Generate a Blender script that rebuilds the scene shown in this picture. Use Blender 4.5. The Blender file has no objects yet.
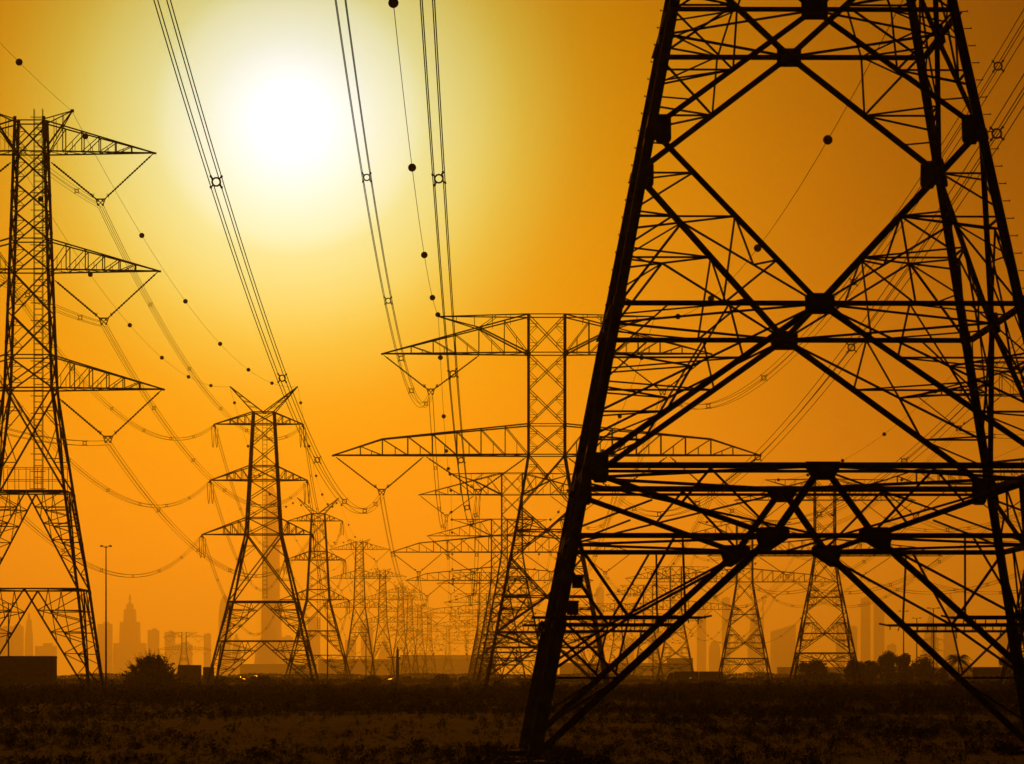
import bpy, math, random
from mathutils import Vector as V, noise
random.seed(7)
R = math.radians
sc = bpy.context.scene
col = sc.collection

# ------------------------------------------------------------ camera
EYE = 2.2
FPX = 3750.0                       # focal length in pixels of the 1024 px wide frame
cam_d = bpy.data.cameras.new('camera')
cam = bpy.data.objects.new('camera', cam_d); col.objects.link(cam)
cam.location = (0, 0, EYE); cam.rotation_euler = (R(90), 0, 0)
cam_d.sensor_width = 36; cam_d.lens = FPX / 1024 * 36
cam_d.shift_y = (678 - 382) / 1024
cam_d.clip_start = 0.5; cam_d.clip_end = 90000
sc.camera = cam

# ------------------------------------------------------------ sky, sun, exposure
SUN_EL, SUN_AZ = 8.5, -3.38        # degrees; azimuth from +Y towards +X
sd = V((math.sin(R(SUN_AZ)) * math.cos(R(SUN_EL)), math.cos(R(SUN_AZ)) * math.cos(R(SUN_EL)), math.sin(R(SUN_EL))))
w = bpy.data.worlds.new('World'); sc.world = w; w.use_nodes = True
nt = w.node_tree; N = nt.nodes; L = nt.links
for n in list(N): N.remove(n)
out = N.new('ShaderNodeOutputWorld'); bg = N.new('ShaderNodeBackground'); bg.inputs['Strength'].default_value = 0.1
sky = N.new('ShaderNodeTexSky'); sky.sky_type = 'NISHITA'; sky.sun_disc = False
sky.sun_elevation = R(SUN_EL); sky.sun_rotation = R(SUN_AZ); sky.dust_density = 4.0; sky.air_density = 1.5
tint = N.new('ShaderNodeMix'); tint.data_type = 'RGBA'; tint.blend_type = 'MULTIPLY'; tint.inputs[0].default_value = 1
tint.inputs[7].default_value = (0.008, 0.002, 0.00002, 1)
L.new(sky.outputs[0], tint.inputs[6])
tc = N.new('ShaderNodeTexCoord'); nrm = N.new('ShaderNodeVectorMath'); nrm.operation = 'NORMALIZE'
L.new(tc.outputs['Generated'], nrm.inputs[0])
dot = N.new('ShaderNodeVectorMath'); dot.operation = 'DOT_PRODUCT'; dot.inputs[1].default_value = sd
L.new(nrm.outputs[0], dot.inputs[0])
ac = N.new('ShaderNodeMath'); ac.operation = 'ARCCOSINE'; L.new(dot.outputs['Value'], ac.inputs[0])
sc20 = N.new('ShaderNodeMath'); sc20.operation = 'MULTIPLY'; sc20.inputs[1].default_value = 1 / R(20)
L.new(ac.outputs[0], sc20.inputs[0])
ramp = N.new('ShaderNodeValToRGB'); ramp.color_ramp.interpolation = 'B_SPLINE'
AUREOLE = [(0.0, (24, 24, 24)), (0.5, (11, 15, 16)), (0.9, (7.0, 12.9, 13.2)), (1.3, (6.5, 11.8, 10)), (1.8, (5.4, 10.3, 7.0)), (2.1, (4.4, 9.0, 4.2)),
           (2.9, (3.7, 6.6, 1.7)), (3.5, (2.9, 4.7, 0.55)), (4.4, (2.6, 2.0, 0.0)), (5.6, (2.6, 1.4, 0.0)),
           (8.2, (1.0, 0.4, 0.0)), (10.7, (0.02, 0.005, 0.0)), (15, (0.01, 0.003, 0.0)), (20, (0.0, 0.0, 0.0))]
AU_MAX = 25.0
els = ramp.color_ramp.elements
while len(els) > 1: els.remove(els[-1])
for i, (a, c) in enumerate(AUREOLE):
    e = els[0] if i == 0 else els.new(a / 20)
    e.position = a / 20; e.color = tuple(v / AU_MAX for v in c) + (1,)
L.new(sc20.outputs[0], ramp.inputs[0])
amp = N.new('ShaderNodeMix'); amp.data_type = 'RGBA'; amp.blend_type = 'MULTIPLY'; amp.inputs[0].default_value = 1
amp.inputs[7].default_value = (AU_MAX,) * 3 + (1,)
L.new(ramp.outputs[0], amp.inputs[6])
add = N.new('ShaderNodeMix'); add.data_type = 'RGBA'; add.blend_type = 'ADD'; add.inputs[0].default_value = 1
sep = N.new('ShaderNodeSeparateXYZ'); L.new(nrm.outputs[0], sep.inputs[0])
def mth(op, a, b=None):
    m_ = N.new('ShaderNodeMath'); m_.operation = op
    for i_, v_ in enumerate((a, b)):
        if v_ is None: continue
        if isinstance(v_, (int, float)): m_.inputs[i_].default_value = v_
        else: L.new(v_, m_.inputs[i_])
    return m_.outputs[0]
deep = mth('POWER', math.e, mth('MULTIPLY', mth('SUBTRACT', sep.outputs['Z'], math.sin(R(SUN_EL))), -6.3))
dm = N.new('ShaderNodeVectorMath'); dm.operation = 'SCALE'; L.new(amp.outputs[2], dm.inputs[0]); L.new(deep, dm.inputs['Scale'])
L.new(tint.outputs[2], add.inputs[6]); L.new(dm.outputs[0], add.inputs[7])
# brighter dusty band low over the horizon on the sunward side
lowb_ = mth('POWER', math.e, mth('MULTIPLY', mth('MAXIMUM', sep.outputs['Z'], 0.0), -1/R(3.5)))
side_ = mth('POWER', math.e, mth('MULTIPLY', mth('MULTIPLY', ac.outputs[0], ac.outputs[0]), -1/R(13)**2))
band = N.new('ShaderNodeMix'); band.data_type = 'RGBA'; band.inputs[6].default_value = (0, 0, 0, 1); band.inputs[7].default_value = (12, 3.5, 0.0, 1)
L.new(mth('MULTIPLY', lowb_, side_), band.inputs[0])
add2 = N.new('ShaderNodeMix'); add2.data_type = 'RGBA'; add2.blend_type = 'ADD'; add2.inputs[0].default_value = 1
L.new(add.outputs[2], add2.inputs[6]); L.new(band.outputs[2], add2.inputs[7])
L.new(add2.outputs[2], bg.inputs['Color']); L.new(bg.outputs[0], out.inputs['Surface'])

sun_d = bpy.data.lights.new('sun', 'SUN'); sun_d.energy = 0.66; sun_d.angle = R(0.5); sun_d.color = (1.0, 0.29, 0.003)
sun = bpy.data.objects.new('sun', sun_d); col.objects.link(sun)
sun.rotation_euler = sd.to_track_quat('Z', 'Y').to_euler()

sc.view_settings.view_transform = 'Standard'; sc.view_settings.look = 'None'
sc.view_settings.exposure = 0; sc.view_settings.gamma = 1; sc.view_settings.use_curve_mapping = False
sc.cycles.use_denoising = True
sc.cycles.max_bounces = 4; sc.cycles.volume_bounces = 0

# ------------------------------------------------------------ materials
def mat(name, c, rough=0.7, metal=0.0, c2=None, scale=3.0, bump=0.0, detail=4):
    m = bpy.data.materials.new(name); m.use_nodes = True
    n = m.node_tree.nodes; l = m.node_tree.links; b = n['Principled BSDF']
    b.inputs['Roughness'].default_value = rough; b.inputs['Metallic'].default_value = metal
    b.inputs['Base Color'].default_value = (*c, 1)
    if c2:
        t = n.new('ShaderNodeTexCoord'); no = n.new('ShaderNodeTexNoise'); no.inputs['Scale'].default_value = scale
        no.inputs['Detail'].default_value = detail
        l.new(t.outputs['Object'], no.inputs['Vector'])
        mx = n.new('ShaderNodeMix'); mx.data_type = 'RGBA'; mx.inputs[6].default_value = (*c, 1); mx.inputs[7].default_value = (*c2, 1)
        mr = n.new('ShaderNodeMapRange'); mr.inputs[1].default_value = .35; mr.inputs[2].default_value = .65
        l.new(no.outputs['Fac'], mr.inputs[0]); l.new(mr.outputs[0], mx.inputs[0]); l.new(mx.outputs[2], b.inputs['Base Color'])
        if bump:
            bp = n.new('ShaderNodeBump'); bp.inputs['Strength'].default_value = bump
            l.new(no.outputs['Fac'], bp.inputs['Height']); l.new(bp.outputs[0], b.inputs['Normal'])
    return m
M = dict(
    steel=mat('weathered_galvanised_steel', (.17, .165, .16), .75, .15, (.10, .085, .075), 2.5),
    wire=mat('aluminium_wire', (.16, .155, .15), .7, .2),
    glass=mat('brown_insulator', (.10, .05, .035), .4, 0, (.07, .035, .025), 6),
    ball=mat('marker_ball_paint', (.35, .05, .03), .6, 0, (.25, .04, .03), 2),
    conc=mat('footing_concrete', (.36, .33, .29), .9, 0, (.27, .24, .2), 3, .2),
    wall=mat('plaster_wall', (.42, .38, .32), .85, 0, (.34, .30, .25), .6),
    roof=mat('roof_sheet', (.25, .23, .2), .8, 0, (.2, .18, .16), .8),
    dark=mat('dark_opening', (.03, .03, .03), .5, 0, (.045, .04, .035), 2),
    tower=mat('tower_facade', (.30, .28, .26), .6, 0, (.22, .21, .2), .02),
    paint1=mat('car_paint_white', (.7, .7, .68), .14, 0, (.66, .65, .62), 1),
    paint2=mat('car_paint_dark', (.05, .05, .055), .13, .2, (.07, .06, .06), 1),
    carglass=mat('car_glass', (.02, .02, .02), .08, 0),
    tyre=mat('tyre_rubber', (.02, .02, .02), .85, 0),
    bark=mat('bark', (.10, .07, .045), .9, 0, (.06, .04, .03), 5),
    leaf=mat('tree_leaves', (.06, .075, .03), .85, 0, (.035, .045, .02), .8),
    scrub=mat('scrub_leaves', (.042, .031, .017), .95, 0, (.10, .050, .026), .22),
    asphalt=mat('asphalt', (.05, .05, .05), .85, 0, (.065, .06, .055), 1),
    line=mat('road_paint', (.75, .75, .7), .7, 0, (.6, .6, .56), 2),
    lampglass=mat('lamp_lens', (.5, .5, .45), .3, 0),
    sign=mat('enamel_plate', (.45, .40, .1), .5, 0, (.35, .31, .1), 5),
)
def ground_mat():
    m = bpy.data.materials.new('steppe_ground'); m.use_nodes = True
    n = m.node_tree.nodes; l = m.node_tree.links; b = n['Principled BSDF']; b.inputs['Roughness'].default_value = 1
    b.inputs['Specular IOR Level'].default_value = 0.05
    t = n.new('ShaderNodeTexCoord')
    def nz(s, d):
        x = n.new('ShaderNodeTexNoise'); x.inputs['Scale'].default_value = s; x.inputs['Detail'].default_value = d
        l.new(t.outputs['Object'], x.inputs['Vector']); return x
    a, c, d = nz(.05, 6), nz(.7, 6), nz(.012, 3)
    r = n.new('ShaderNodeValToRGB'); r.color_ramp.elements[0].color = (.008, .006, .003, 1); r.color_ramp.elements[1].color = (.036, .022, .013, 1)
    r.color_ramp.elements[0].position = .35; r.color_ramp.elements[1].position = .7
    mx = n.new('ShaderNodeMath'); mx.operation = 'MULTIPLY_ADD'; mx.inputs[1].default_value = .5
    m2 = n.new('ShaderNodeMath'); m2.operation = 'MULTIPLY'; m2.inputs[1].default_value = .5
    l.new(c.outputs['Fac'], m2.inputs[0]); l.new(a.outputs['Fac'], mx.inputs[0]); l.new(m2.outputs[0], mx.inputs[2])
    l.new(mx.outputs[0], r.inputs[0])
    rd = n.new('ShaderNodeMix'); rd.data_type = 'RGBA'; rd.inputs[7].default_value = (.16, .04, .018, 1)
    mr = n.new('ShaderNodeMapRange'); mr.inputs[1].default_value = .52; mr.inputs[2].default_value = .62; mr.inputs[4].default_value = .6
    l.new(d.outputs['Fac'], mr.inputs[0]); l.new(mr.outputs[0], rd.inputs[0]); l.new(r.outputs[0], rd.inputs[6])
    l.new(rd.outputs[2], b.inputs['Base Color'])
    bp = n.new('ShaderNodeBump'); bp.inputs['Strength'].default_value = .8; bp.inputs['Distance'].default_value = .3
    l.new(c.outputs['Fac'], bp.inputs['Height']); l.new(bp.outputs[0], b.inputs['Normal'])
    return m
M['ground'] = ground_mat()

# ------------------------------------------------------------ mesh helpers
class MB:
    def __init__(s): s.v = []; s.f = []
    def frame(s, p, q):
        d = (q - p); d.normalize()
        up = V((0, 0, 1)) if abs(d.z) < .93 else V((0, 1, 0))
        a = d.cross(up); a.normalize(); b = a.cross(d); b.normalize()
        return a, b
    def bar(s, p, q, t, t2=None):
        p = V(p); q = V(q)
        if (q - p).length < 1e-4: return
        a, b = s.frame(p, q); t2 = t2 or t
        a = a * t / 2; b = b * t2 / 2; n = len(s.v)
        for c in (p, q): s.v += [c - a - b, c + a - b, c + a + b, c - a + b]
        s.f += [(n, n+1, n+2, n+3)[::-1], (n+4, n+5, n+6, n+7)] + [(n+i, n+(i+1) % 4, n+4+(i+1) % 4, n+4+i) for i in range(4)]
    def ang(s, p, q, t, fl=1):
        """rolled steel angle (L section)"""
        p = V(p); q = V(q)
        if (q - p).length < 1e-4: return
        a, b = s.frame(p, q); a = a * fl; th = t * .16; o = t * .42
        prof = [(0, 0), (t, 0), (t, th), (th, th), (th, t), (0, t)]
        n = len(s.v)
        for c in (p, q):
            for (x, y) in prof: s.v.append(c + a * (x - o) + b * (y - o))
        s.f += [tuple(n+i for i in range(6))[::-1], tuple(n+6+i for i in range(6))]
        s.f += [(n+i, n+(i+1) % 6, n+6+(i+1) % 6, n+6+i) for i in range(6)]
    def box(s, c, sx, sy, sz):
        c = V(c); s.bar(c - V((0, 0, sz/2)), c + V((0, 0, sz/2)), sx, sy) if False else s._box(c, sx/2, sy/2, sz/2)
    def _box(s, c, x, y, z):
        n = len(s.v)
        for k in (-z, z):
            s.v += [c + V((-x, -y, k)), c + V((x, -y, k)), c + V((x, y, k)), c + V((-x, y, k))]
        s.f += [(n+3, n+2, n+1, n), (n+4, n+5, n+6, n+7)] + [(n+i, n+(i+1) % 4, n+4+(i+1) % 4, n+4+i) for i in range(4)]
    def frustum(s, cx, cy, z0, z1, w0, d0, w1, d1, ox=0, oy=0):
        n = len(s.v)
        for (w_, d_, z, x, y) in ((w0, d0, z0, cx, cy), (w1, d1, z1, cx + ox, cy + oy)):
            s.v += [V((x-w_/2, y-d_/2, z)), V((x+w_/2, y-d_/2, z)), V((x+w_/2, y+d_/2, z)), V((x-w_/2, y+d_/2, z))]
        s.f += [(n+3, n+2, n+1, n), (n+4, n+5, n+6, n+7)] + [(n+i, n+(i+1) % 4, n+4+(i+1) % 4, n+4+i) for i in range(4)]
    def tube(s, pts, rad, k=5):
        pts = [V(p) for p in pts]; n = len(s.v)
        for i, p in enumerate(pts):
            r = rad[i] if isinstance(rad, (list, tuple)) else rad
            a, b = s.frame(pts[max(0, i-1)], pts[min(len(pts)-1, i+1)])
            for j in range(k):
                t = 2*math.pi*j/k; s.v.append(p + a*math.cos(t)*r + b*math.sin(t)*r)
        for i in range(len(pts)-1):
            for j in range(k):
                s.f.append((n+i*k+j, n+i*k+(j+1) % k, n+(i+1)*k+(j+1) % k, n+(i+1)*k+j))
        s.f += [tuple(n+j for j in range(k))[::-1], tuple(n+(len(pts)-1)*k+j for j in range(k))]
    def plate(s, c, ex, ez, hx, hz, th, cut=.3):
        """octagonal plate in the plane ex, ez"""
        c = V(c); ex = V(ex).normalized(); ez = V(ez).normalized(); nn = ex.cross(ez).normalized() * th / 2
        a, b = hx*(1-cut), hz*(1-cut)
        o = [(a, -hz), (hx, -b), (hx, b), (a, hz), (-a, hz), (-hx, b), (-hx, -b), (-a, -hz)]
        n = len(s.v)
        for sg in (-1, 1):
            for (x, z) in o: s.v.append(c + ex*x + ez*z + nn*sg)
        s.f += [tuple(n+i for i in range(8))[::-1], tuple(n+8+i for i in range(8))]
        s.f += [(n+i, n+(i+1) % 8, n+8+(i+1) % 8, n+8+i) for i in range(8)]
    def poly(s, c, ex, ez, pts, th):
        c = V(c); ex = V(ex).normalized(); ez = V(ez).normalized(); nn = ex.cross(ez).normalized()*th/2; n = len(s.v); k = len(pts)
        for sg in (-1, 1):
            for (x, z) in pts: s.v.append(c + ex*x + ez*z + nn*sg)
        s.f += [tuple(n+i for i in range(k))[::-1], tuple(n+k+i for i in range(k))] + [(n+i, n+(i+1) % k, n+k+(i+1) % k, n+k+i) for i in range(k)]
    def ball(s, c, r, nu=14, nv=9):
        n = len(s.v); c = V(c)
        for i in range(nv+1):
            ph = math.pi*i/nv
            for j in range(nu):
                t = 2*math.pi*j/nu; s.v.append(c + V((math.sin(ph)*math.cos(t), math.sin(ph)*math.sin(t), math.cos(ph)))*r)
        for i in range(nv):
            for j in range(nu): s.f.append((n+i*nu+j, n+(i+1)*nu+j, n+(i+1)*nu+(j+1) % nu, n+i*nu+(j+1) % nu))
    def build(s, name, m, parent=None, smooth=False):
        me = bpy.data.meshes.new(name); me.from_pydata([tuple(x) for x in s.v], [], s.f); me.update()
        me.materials.append(m)
        if smooth: me.polygons.foreach_set('use_smooth', [True]*len(me.polygons))
        o = bpy.data.objects.new(name, me); col.objects.link(o)
        if parent: o.parent = parent
        return o
def tag(o, label=None, cat=None, group=None, kind=None):
    for k, v in (('label', label), ('category', cat), ('group', group), ('kind', kind)):
        if v: o[k] = v
    return o
def empty(name, loc=(0, 0, 0), rz=0):
    o = bpy.data.objects.new(name, None); col.objects.link(o); o.location = loc; o.rotation_euler = (0, 0, rz); return o
def kids(o): return [c for c in bpy.data.objects if c.parent == o]
def copy_tree(o, parent=None):
    c = o.copy(); col.objects.link(c); c.parent = parent
    for ch in KID.get(o.name, []): copy_tree(ch, c)
    return c
KID = {}
def index_kids():
    KID.clear()
    for o in bpy.data.objects:
        if o.parent: KID.setdefault(o.parent.name, []).append(o)
def lerp(a, b, t): return a + (b - a) * t
def PX(x, d): return (x - 512) * d / FPX           # design aid: width of a sight line at distance d
def PZ(y, d): return EYE + (678 - y) * d / FPX

# ------------------------------------------------------------ ground
def gz(x, y):
    n_ = noise.noise(V((x*.02, y*.008, 0)))*.30 + noise.noise(V((x*.09, y*.05, 3)))*.12
    k = min(1, max(0, (y-70)/60)) * (1 if y < 1000 else max(0, 1-(y-1000)/60))
    bank = .9*max(0, min(1, (y-1095)/24, (1160-y)/20))
    return n_ * k * .9 + bank
def build_ground():
    ys = [-60, 0, 40, 70] + [70+i*2.5 for i in range(1, 60)] + [220+i*8 for i in range(1, 120)] + [1190, 1300, 1700, 2500, 4000, 7000, 12000, 28500]
    nx = 160; v = []; f = []
    for y in ys:
        hw = max(60, abs(y)*.16 + 20) if y < 1200 else y*1.0
        for i in range(nx+1):
            u = (i/nx*2-1); x = u*hw if y < 1200 else hw*(u*abs(u)**1.5)
            v.append((x, y, gz(x, y) if y <= 1185 else 0))
    for j in range(len(ys)-1):
        for i in range(nx):
            a = j*(nx+1)+i; f.append((a, a+1, a+nx+2, a+nx+1))
    # wide skirt so that the ground fills the land to both sides as well
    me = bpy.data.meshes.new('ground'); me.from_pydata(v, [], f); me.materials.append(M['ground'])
    me.polygons.foreach_set('use_smooth', [True]*len(me.polygons))
    o = bpy.data.objects.new('ground', me); col.objects.link(o); tag(o, kind='structure')
    me = bpy.data.meshes.new('terrain'); s_ = 28500
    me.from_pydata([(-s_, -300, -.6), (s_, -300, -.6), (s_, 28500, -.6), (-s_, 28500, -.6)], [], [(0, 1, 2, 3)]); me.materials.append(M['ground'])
    o = bpy.data.objects.new('terrain', me); col.objects.link(o); tag(o, kind='structure')
build_ground()
ROAD_D = 1128
mb = MB(); mb._box(V((0, ROAD_D+4, .82)), 600, 9, .16); tag(mb.build('road', M['asphalt']), kind='structure')
mb = MB()
for k in range(-75, 75): mb._box(V((k*8, ROAD_D+4, .986)), 1.5, .08, .002)
tag(mb.build('lane_marking', M['line']), kind='structure')
mb = MB(); mb._box(V((0, ROAD_D-5.4, .90)), 600, .15, .25); mb._box(V((0, ROAD_D+13.4, .90)), 600, .15, .25)
tag(mb.build('kerb', M['conc']), kind='structure')

# ------------------------------------------------------------ lattice tower kit
class Kit:
    """members of a square lattice tower; widths interpolate the table wt"""
    def __init__(s, wt, prof='L'): s.wt = wt; s.prof = prof; s.faces = [MB() for _ in range(4)]; s.levels = {}
    def w(s, z):
        t = s.wt
        for (a, wa), (b, wb) in zip(t, t[1:]):
            if z <= b: return wa + (wb-wa)*(z-a)/(b-a)
        return t[-1][1]
    def P(s, k, u, z, off=0):
        h = s.w(z)/2; x, y = u*h, -(h + off)
        for _ in range(k): x, y = -y, x
        return V((x, y, z))
    def lv(s, key): return s.levels.setdefault(key, MB())
    def m(s, k, a, b, t, off=0):
        mb = s.faces[k]; p, q = s.P(k, *a, off), s.P(k, *b, off)
        if s.prof == 'L': mb.ang(p, q, t, 1 if a[0] <= b[0] else -1)
        else: mb.bar(p, q, t*.85)
    def allf(s, a, b, t, mirror=True, off=0):
        for k in range(4):
            s.m(k, a, b, t, off)
            if mirror and (a[0] or b[0]): s.m(k, (-a[0], a[1]), (-b[0], b[1]), t, off)
    def link(s, a, t):
        """corner tie between neighbouring faces at local point a=(u,z)"""
        for k in range(4):
            p, q = s.P(k, a[0], a[1]), s.P((k+1) % 4, -a[0], a[1])
            s.lv((round(a[1], 1), k)).ang(p, q, t)
    def tri(s, C, LD, LH, t, n=3, links=True):
        """secondary bracing in the triangle between leg, horizontal and diagonal; C on the axis, LD/LH on the leg (u=1)"""
        c = V((C[0]*1.0, C[1])); d = V(LD); h = V(LH)
        def conv(z, u_from, zf):                      # u scaled for taper: interpolate in metres
            return u_from*s.w(zf)/s.w(z)
        def pt(a, b, f):
            z = a[1]+(b[1]-a[1])*f; x = lerp(a[0]*s.w(a[1]), b[0]*s.w(b[1]), f); return (x/s.w(z), z)
        D = [pt(C, LD, (i+1)/n) for i in range(n-1)]
        for i, q in enumerate(D):
            s.allf(q, (1, q[1]), t)
            if links: s.link(q, t*.8)
        H1 = pt(C, LH, .45); s.allf(D[0], H1, t)
        if links: s.link(H1, t*.8)
        far = (1, D[-1][1]); s.allf(C, far, t*1.15)
        Q = pt(C, far, .58); s.allf(Q, D[-1], t); s.allf(Q, (1, lerp(LH[1], LD[1], .3)), t); s.allf(H1, Q, t*.8)
        if links: s.link(Q, t*.8)
        Hs = pt(C, LH, .75); s.allf(Hs, (1, lerp(LH[1], LD[1], .33)), t*.8); s.allf(D[-1], (1, lerp(D[-1][1], LD[1], .55)), t*.8)
    def _pt(s, a, b, f):
        z = a[1]+(b[1]-a[1])*f; return (lerp(a[0]*s.w(a[1]), b[0]*s.w(b[1]), f)/s.w(z), z)
    def tri_star(s, C, LD, LH, t):
        """quarter-point redundants meeting in a star node, as in the tall X panel"""
        D1, D2, D3 = (s._pt(C, LD, f) for f in (.25, .5, .75)); H1 = s._pt(C, LH, .48)
        zM = lerp(D2[1], LH[1], .07); Mn = s._pt(D2, (1, lerp(D2[1], LH[1], .14)), .52); Q = s._pt(C, Mn, .48)
        s.allf(D3, (1, D3[1]), t); s.allf(D3, (1, lerp(D3[1], D2[1], .8)), t); s.allf(D2, (1, D2[1]), t); s.allf(D2, (1, lerp(D2[1], LH[1], .14)), t)
        s.allf(C, Mn, t*1.1); s.allf(Mn, (1, LH[1]), t*1.1); s.allf(D2, H1, t); s.allf(D2, Q, t*.8); s.allf(D1, Q, t); s.allf(D1, H1, t)
        s.allf(Mn, (1, lerp(LD[1], LH[1], .72)), t*.8); s.allf(s._pt(Mn, (1, LH[1]), .5), (1, lerp(LD[1], LH[1], .72)), t*.8)
        for q in (D2, Mn, D3): s.link(q, t*.9)
    def tri_short(s, C, LD, LH, t):
        D = s._pt(C, LD, .5); Hh = s._pt(C, LH, .55)
        s.allf(D, (1, D[1]), t); s.allf(D, (1, LH[1]), t*1.1); s.allf(D, Hh, t); s.allf(D, (1, lerp(D[1], LD[1], .25)), t)
        s.allf(s._pt(D, LD, .5), (1, lerp(D[1], LD[1], .45)), t*.8); s.allf(Hh, (1, lerp(LH[1], D[1], .5)), t*.8)
        for q in (D, Hh): s.link(q, t*.9)
    def xpanel(s, z0, z1, t, horiz=None, sec=0, n=3, links=True, zc=None):
        w0, w1 = s.w(z0), s.w(z1); f = w0/(w0+w1); kink = zc is not None; zc = zc or lerp(z0, z1, f)
        for k in range(4):
            if kink:
                for sg in (-1, 1):
                    s.m(k, (sg, z0), (0, zc), t); s.m(k, (sg, z1), (0, zc), t)
            else:
                s.m(k, (-1, z0), (1, z1), t, .0); s.m(k, (1, z0), (-1, z1), t, t*.5)
        if horiz in ('mid', 'both'): s.allf((-1, zc), (1, zc), t*.9, False, t*.9)
        if sec:
            if horiz in ('mid', 'both'):
                if n == 2:
                    s.tri_short((0, zc), (1, z0), (1, zc), sec); s.tri_short((0, zc), (1, z1), (1, zc), sec)
                else:
                    s.tri((0, zc), (1, z0), (1, zc), sec, n, links); s.tri_star((0, zc), (1, z1), (1, zc), sec)
            else:
                for zz in (lerp(z0, zc, .5), lerp(zc, z1, .5)):
                    u = abs(zz-zc)/((zc-z0) if zz < zc else (z1-zc)); uu = u*(w0 if zz < zc else w1)/s.w(zz)
                    s.allf((uu, zz), (1, zz), sec); s.allf((uu, zz), (1, zc), sec)
        return zc
    def kpanel(s, z0, z1, t, sec, n=4, zk=None, belt=True):
        """inverted V from the belt centre at z1 down to the leg feet at z0"""
        s.allf((0, z1), (1, z0), t)
        if belt: s.allf((-1, z1), (1, z1), t, False, t*.7)
        def pt(f):
            z = lerp(z1, z0, f); return (f*s.w(z0)/s.w(z), z)
        prev = (1, z1)
        for i in range(1, n):
            q = pt(i/n); s.allf(q, (1, q[1]), sec); s.allf(q, prev, sec)
            s.link(q, sec*.8); prev = (1, lerp(q[1], pt(min(1, (i+1)/n))[1], .5))
            s.allf(q, prev, sec)
        q = pt(.5); s.allf((.45, z1), pt(.28), sec); s.allf((.45, z1), pt(.5), sec)
    def plan(s, z, t):
        for k in range(4):
            s.lv(round(z, 1)).ang(s.P(k, 0, z), s.P((k+1) % 4, 0, z), t)
def leg_mesh(kit, k, t, zs, prof='L'):
    """corner leg: a cruciform of steel angles (two crossing bars), spliced at intervals"""
    mb = MB()
    for (z0, z1) in zip(zs, zs[1:]):
        p, q = kit.P(k, -1, z0), kit.P(k, -1, z1)
        if z1 < 4.5: mb.bar(p, q, t*1.35, t*.5); mb.bar(p, q, t*.5, t*1.35)
        mb.bar(p, q, t, t*.34); mb.bar(p, q, t*.345, t)
        m_ = lerp(q, p, .06); mb.bar(m_, q, t*1.18, t*.5)
    return mb
def insulator(a, b, r=.11, n=20):
    a, b = V(a), V(b); mb = MB(); pts = []; rr = []
    for i in range(n*2+1):
        f = i/(n*2); pts.append(lerp(a, b, f)); rr.append(r*1.2*(1 if i % 2 and .05 < f < .95 else .45))
    mb.tube(pts, rr, 6); return mb
def truss_arm(kit, sgn, zb, tipx, top, xs, t, tip_z=None, prof='L'):
    """tapering cross-arm. top = polyline [(x,z)] of the upper chord from body to tip; xs = panel points"""
    mb = MB(); add = mb.ang if prof == 'L' else (lambda a, b, t_, f=1: mb.bar(a, b, t_*.85))
    hw = kit.w(zb)/2
    def ty(x, h): return h*(1 - (x-hw)/(tipx-hw)) if x > hw else h
    def topz(x):
        for (a, za), (b, zb_) in zip(top, top[1:]):
            if x <= b: return za + (zb_-za)*(x-a)/(b-a)
        return top[-1][1]
    tip = V((sgn*tipx, 0, tip_z or zb))
    for fy in (-1, 1):
        B = lambda x: V((sgn*x, fy*ty(x, hw), zb)); T = lambda x: V((sgn*x, fy*ty(x, hw), topz(x)))
        add(B(hw), tip, t*1.2)
        pp = T(top[0][0])
        for (x, z) in top[1:]:
            q = T(x) if x < tipx-.01 else tip
            add(pp, q, t*1.1); pp = q
        pv = hw
        for i, x in enumerate(xs):
            add(B(x), T(x), t*.75)
            nx_ = xs[i+1] if i+1 < len(xs) else tipx
            if (T(x)-B(x)).length > .5:
                add(T(x), B(pv), t*.6)
                m_ = lerp(B(pv), T(x), .5); add(m_, B(lerp(pv, x, .5)), t*.4)
            pv = x
    pv = hw
    for i, x in enumerate(xs):
        h = ty(x, hw); add(V((sgn*x, -h, zb)), V((sgn*x, h, zb)), t*.5)
        add(V((sgn*pv, -ty(pv, hw), zb)), V((sgn*x, h, zb)), t*.45)
        add(V((sgn*x, -h, topz(x))), V((sgn*x, h, topz(x))), t*.4)
        pv = x
    mb.box(tip + V((0, 0, -.03)), .34, .2, .2)
    return mb
def footing(kit, k, root, w_=1.5, h=.3):
    p = kit.P(k, -1, .1); mb = MB(); mb.frustum(p.x, p.y, -.7, h, w_*1.15, w_*1.15, w_, w_); return mb.build('concrete_footing', M['conc'], root)
def yoke(p, s_=.45):
    p = V(p); mb = MB()
    mb.bar(p + V((-s_, 0, .38)), p + V((s_, 0, .38)), .14);
    for a_ in (-1, 1):
        mb.bar(p + V((a_*s_, 0, .38)), p + V((a_*s_*.5, 0, -.32)), .10); mb.bar(p + V((a_*s_*.5, 0, .3)), p + V((-a_*s_*.5, 0, -.3)), .07)
        for dz_ in (-.25, .2): mb.box(p + V((a_*s_*.5, 0, dz_)), .17, .6, .13)
        mb.bar(p + V((a_*s_*1.9, 0, .95)), p + V((a_*s_*.9, 0, .33)), .09); mb.bar(p + V((a_*s_*1.35, 0, .95)), p + V((a_*s_*1.75, 0, .55)), .06)
    return mb

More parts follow.
